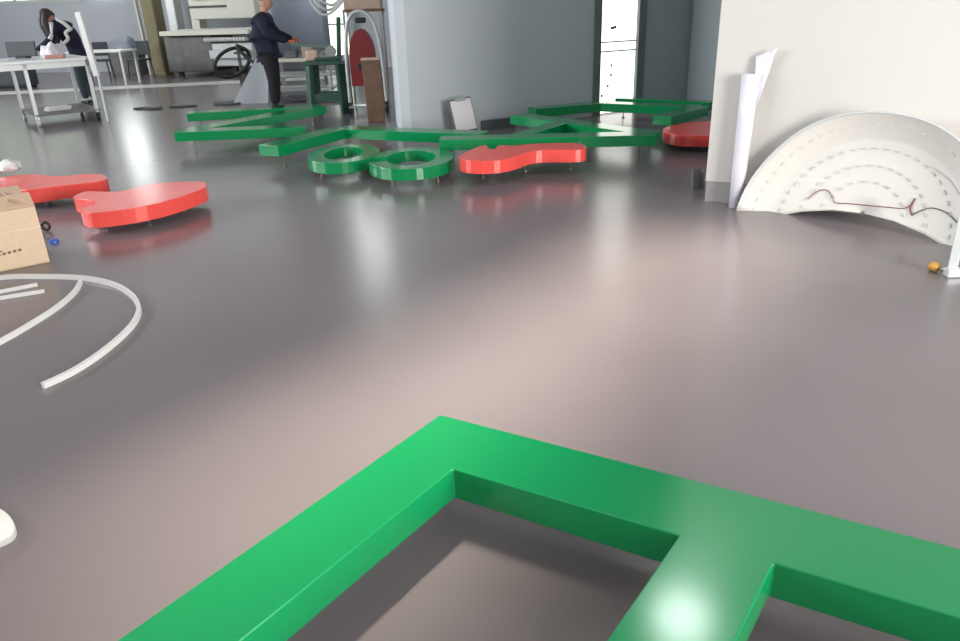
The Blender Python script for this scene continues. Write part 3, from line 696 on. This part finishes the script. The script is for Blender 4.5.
# long low bench behind man with clutter
a_ = on(282, 80, 15.0)
root = thing('low_workbench', 'low grey metal workbench with shelves behind the green saw stand', 'workbench', (a_.x + .12, 15.0, 0), 0)
obj('bench_top', bx(-.35, .9, -.3, .4, .64, .70), MACHINE, root, bevel=.01)
for z in (.12, .38): obj('shelf', bx(-.33, .88, -.28, .38, z, z + .04), ALU, root)
for lx in (-.33, .86):
    for ly in (-.28, .36): obj('leg', bx(lx, lx + .03, ly, ly + .03, 0, .64), STEEL, root)
for i, (x, y, w_, h, m_) in enumerate(((-.15, -.05, .3, .22, MACHINE), (.25, 0, .22, .14, MGREY), (.55, .05, .2, .2, WOODPALE))):
    o = obj('storage_tub', bx(x - w_ / 2, x + w_ / 2, -.12, .12, 0, h), m_, bevel=.015); o.location = (a_.x, 15.0 + y, .701)
    tag(o, ['cream tub on the low workbench nearest the navy jacket', 'dark grey tub on the low workbench between two paler ones', 'tan tub on the low workbench, rightmost'][i], 'tub')

# ------------------------------------------------------------------ green saw stand
s0 = at(314, 113); s1 = at(349, 112); root = thing('saw_stand', 'dark green metal saw stand with sloping legs beside the navy-jacketed person', 'stand', ((s0.x + s1.x) / 2, 12.45, 0), -.05)
SWd = .27
obj('top_plate', bx(-SWd - .05, SWd + .02, -.22, .22, .74, .80), SAWGREEN, root, bevel=.01)
for sx in (-1, 1):
    for sy in (-1, 1): obj('leg', bar(NB(), (sx * (SWd - .03), sy * .17, .74), (sx * SWd, sy * .2, 0), .12, .07), SAWGREEN, root)
for y in (-.19, .19): obj('rail', bx(-SWd, SWd, y - .02, y + .02, .20, .31), SAWGREEN, root)
obj('lower_tray', bx(-SWd + .02, SWd - .02, -.16, .16, .13, .16), MGREY, root)
# saw body on the stand
bX, bY = (s0.x + s1.x) / 2, 12.45
root = thing('chop_saw', 'green chop saw with tall arm mounted on the saw stand', 'saw', (bX, bY, .801), 0)
obj('saw_base', bx(-.16, .24, -.15, .15, 0, .05), SAWGREEN, root, bevel=.01)
obj('saw_arm', bar(NB(), (.20, .05, .04), (.25, .05, .62), .07, .06), SAWGREEN, root, bevel=.01)
bm = NB(); tube(bm, [(.08, -.02, .12), (.08, .0, .12)], .085, 24); obj('saw_blade', bm, STEEL, root)
bm = NB(); tube(bm, [(.08, .02, .12), (.08, .14, .12)], .07, 14); obj('motor', bm, SAWGREEN, root, smooth=False)
# dark bar in the man's hands
hb = on(303, 43, 12.9)
bm = NB(); bar(bm, V((MX + .40, MY - .13, 1.04)), V((bX + .12, bY + .02, .985)), .035, .045)
tag(obj('metal_bar', bm, SAWGREEN, bevel=.003), 'dark metal bar held out from gloved hands to the chop saw', 'bar')
bm = NB(); box(bm, -.10, .10, -.06, .06, 0, .16); o = obj('cloth_bundle', bm, WOODPALE, bevel=.035); o.location = (bX - .20, bY - .05, .801); tag(o, 'pale beige lump of cloth on the left end of the saw stand', 'cloth')

# ------------------------------------------------------------------ red cart, brown board, carton
rc = on(366, 80, 12.2)
root = thing('red_cart', 'dark red arched trolley with pale hoop handle between the saw stand and wall', 'trolley', (rc.x, 12.2, 0), 0)
def prof_y(pts, y0, y1, m, name, bevel=.006):
    bm = NB(); a = [bm.verts.new((x, y0, z)) for x, z in pts]; b = [bm.verts.new((x, y1, z)) for x, z in pts]; n = len(pts)
    bm.faces.new(a); bm.faces.new(b[::-1])
    for i in range(n): bm.faces.new((a[i], b[i], b[(i + 1) % n], a[(i + 1) % n]))
    return obj(name, bm, m, root, bevel=bevel)
pr = [(-.22, .42), (.18, .42)] + [(-.02 + .20 * math.cos(a), .85 + .40 * math.sin(a)) for a in [math.pi * i / 12 for i in range(13)]]
prof_y(pr, -.05, .10, REDPAD, 'red_panel')
bm = NB(); tube(bm, smooth_pts([V((-.28, 0, .10)), V((-.27, 0, .9)), V((-.20, 0, 1.36)), V((-.02, 0, 1.50)), V((.18, 0, 1.36)), V((.27, 0, .9)), V((.30, 0, .10))], 6), .028, 10); obj('hoop_handle', bm, ALU, root, smooth=True)
for x in (-.28, .30):
    bm = NB(); tube(bm, [(x - .025, 0, .09), (x + .025, 0, .09)], .09, 16); obj('wheel', bm, BLACK, root)
obj('foot_plate', bx(-.28, .30, -.14, .12, .10, .13), STEEL, root)
obj('black_latch', bx(-.10, .06, -.09, -.05, .68, .76), BLACK, root, bevel=.01)
obj('black_grip', bx(-.09, .07, -.02, .06, 1.33, 1.41), BLACK, root, bevel=.02)
bm = NB(); x0 = on(363, 76, 11.3).x; x1 = on(381, 76, 11.3).x; root = thing('wooden_post', 'brown wooden post with pale cut top leaning by the wall corner', 'post', ((x0 + x1) / 2, 11.25, 0), .05)
w_ = (x1 - x0) / 2
pr = [(-w_ + .03, 0), (w_ + .01, 0), (w_ + .03, .30), (w_, .86), (-w_, .86), (-w_ + .02, .5)]
prof_y(pr, -.08, .08, WOOD, 'post_body'); obj('cut_top', bx(-w_, w_, -.08, .08, .861, .89), WOODPALE, root, bevel=.004)
a_ = on(362, 5, 12.9)
root = thing('slim_rack', 'tall slim steel rack with brown top behind the red trolley', 'rack', (a_.x, 13.0, 0), 0)
o = obj('carton', bx(-.28, .30, -.2, .2, 0, .43), WOODPALE, bevel=.01); o.location = (a_.x, 13.0, 1.52); tag(o, 'beige carton on top of the slim rack above the red trolley', 'carton')
obj('rack_top', bx(-.30, .32, -.22, .22, 1.48, 1.519), WOOD, root)
for x in (-.29, .29):
    for y in (-.2, .2): obj('rack_post', bx(x - .015, x + .015, y - .015, y + .015, 0, 1.48), STEEL, root)
# lit green-white doorway glass behind, and hanging cables
g0 = bw(12.2); 
x0 = on(322, 30, 21.0); x1 = on(347, 30, 21.0)
YB = 24.2 - (x1.x + 15.5) * 3.3 / 15.0 - .12
root = struct('door_2', bx(x0.x, x1.x, YB - .04, YB, .35, 3.2), GLOWSOFT, 'pale green daylit glazed doorway at the back')
fr = NB(); box(fr, x0.x - .08, x0.x, YB - .1, YB + .02, 0, 3.3); box(fr, x1.x, x1.x + .08, YB - .1, YB + .02, 0, 3.3); box(fr, x0.x, x1.x, YB - .08, YB, 0, .35); box(fr, x0.x, x1.x, YB - .08, YB - .05, 1.1, 1.14); obj('door_frame', fr, ALU, root)
for i, dz in enumerate((0, .10, .2)):
    a = on(308, -4 - i * 5, 14.6 + i * .2); b = on(346, -6 - i * 4, 14.6 + i * .2); m_ = on(325 + i * 3, 15 - i * 5, 14.6 + i * .2)
    bm = NB(); tube(bm, smooth_pts([a + V((-.1, 0, .5)), a, m_, b, b + V((.1, 0, .6))], 8), .022, 8)
    o = obj('hanging_cable', bm, WHITE, smooth=True)
    tag(o, ['lowest of the white cables drooping over the blue-grey panel', 'middle of the white cables drooping over the blue-grey panel', 'highest of the white cables drooping over the blue-grey panel'][i], 'cable')
    bm = NB(); tube(bm, [a + V((-.1, 0, .5)), a + V((-.15, 0, 6.5 - (a.z + .5)))], .02, 6); tube(bm, [b + V((.1, 0, .6)), b + V((.12, 0, 6.5 - (b.z + .6)))], .02, 6); obj('cable_drop', bm, WHITE, o)

# ------------------------------------------------------------------ scraps on the far floor
scr = [((143, 109), .16, .05, 'dark flat offcut on the floor, leftmost of the scraps'), ((153, 109), .22, .07, 'larger dark flat offcut beside the leftmost scrap'),
       ((182, 107), .28, .05, 'thin dark strip on the floor left of the green N letter'), ((228, 104), .35, .10, 'dark scrap pile behind the green N letter'),
       ((244, 102), .30, .09, 'dark offcut nearest behind the person\'s feet'), ((292, 102), .30, .08, 'dark scrap between the person and the saw stand')]
for (px_, py_), w_, d_, lb in scr:
    q = at(px_, py_); bm = NB(); n = 9
    prism(bm, [(q.x + math.cos(math.tau * i / n) * w_ * random.uniform(.7, 1.1), q.y + math.sin(math.tau * i / n) * d_ * 2.2 * random.uniform(.7, 1.1)) for i in range(n)], 0, .03)
    tag(obj('floor_scrap', bm, DARK, bevel=.004), lb, 'scrap')

GROUPS = {'sign_letter': 'green letters laid out on the floor', 'sign_shape': 'red shapes laid out on the floor', 'edging_strip': 'white strips on the floor at left',
          'hanging_cable': 'white cables above the blue-grey panel', 'storage_tub': 'tubs on the low workbench', 'office_chair': 'black chairs at the small white desk', 'floor_scrap': 'dark scraps on the far floor'}
for o in C.objects:
    if 'label' in o and o.parent is None and o.name.split('.')[0] in GROUPS: o['group'] = GROUPS[o.name.split('.')[0]]
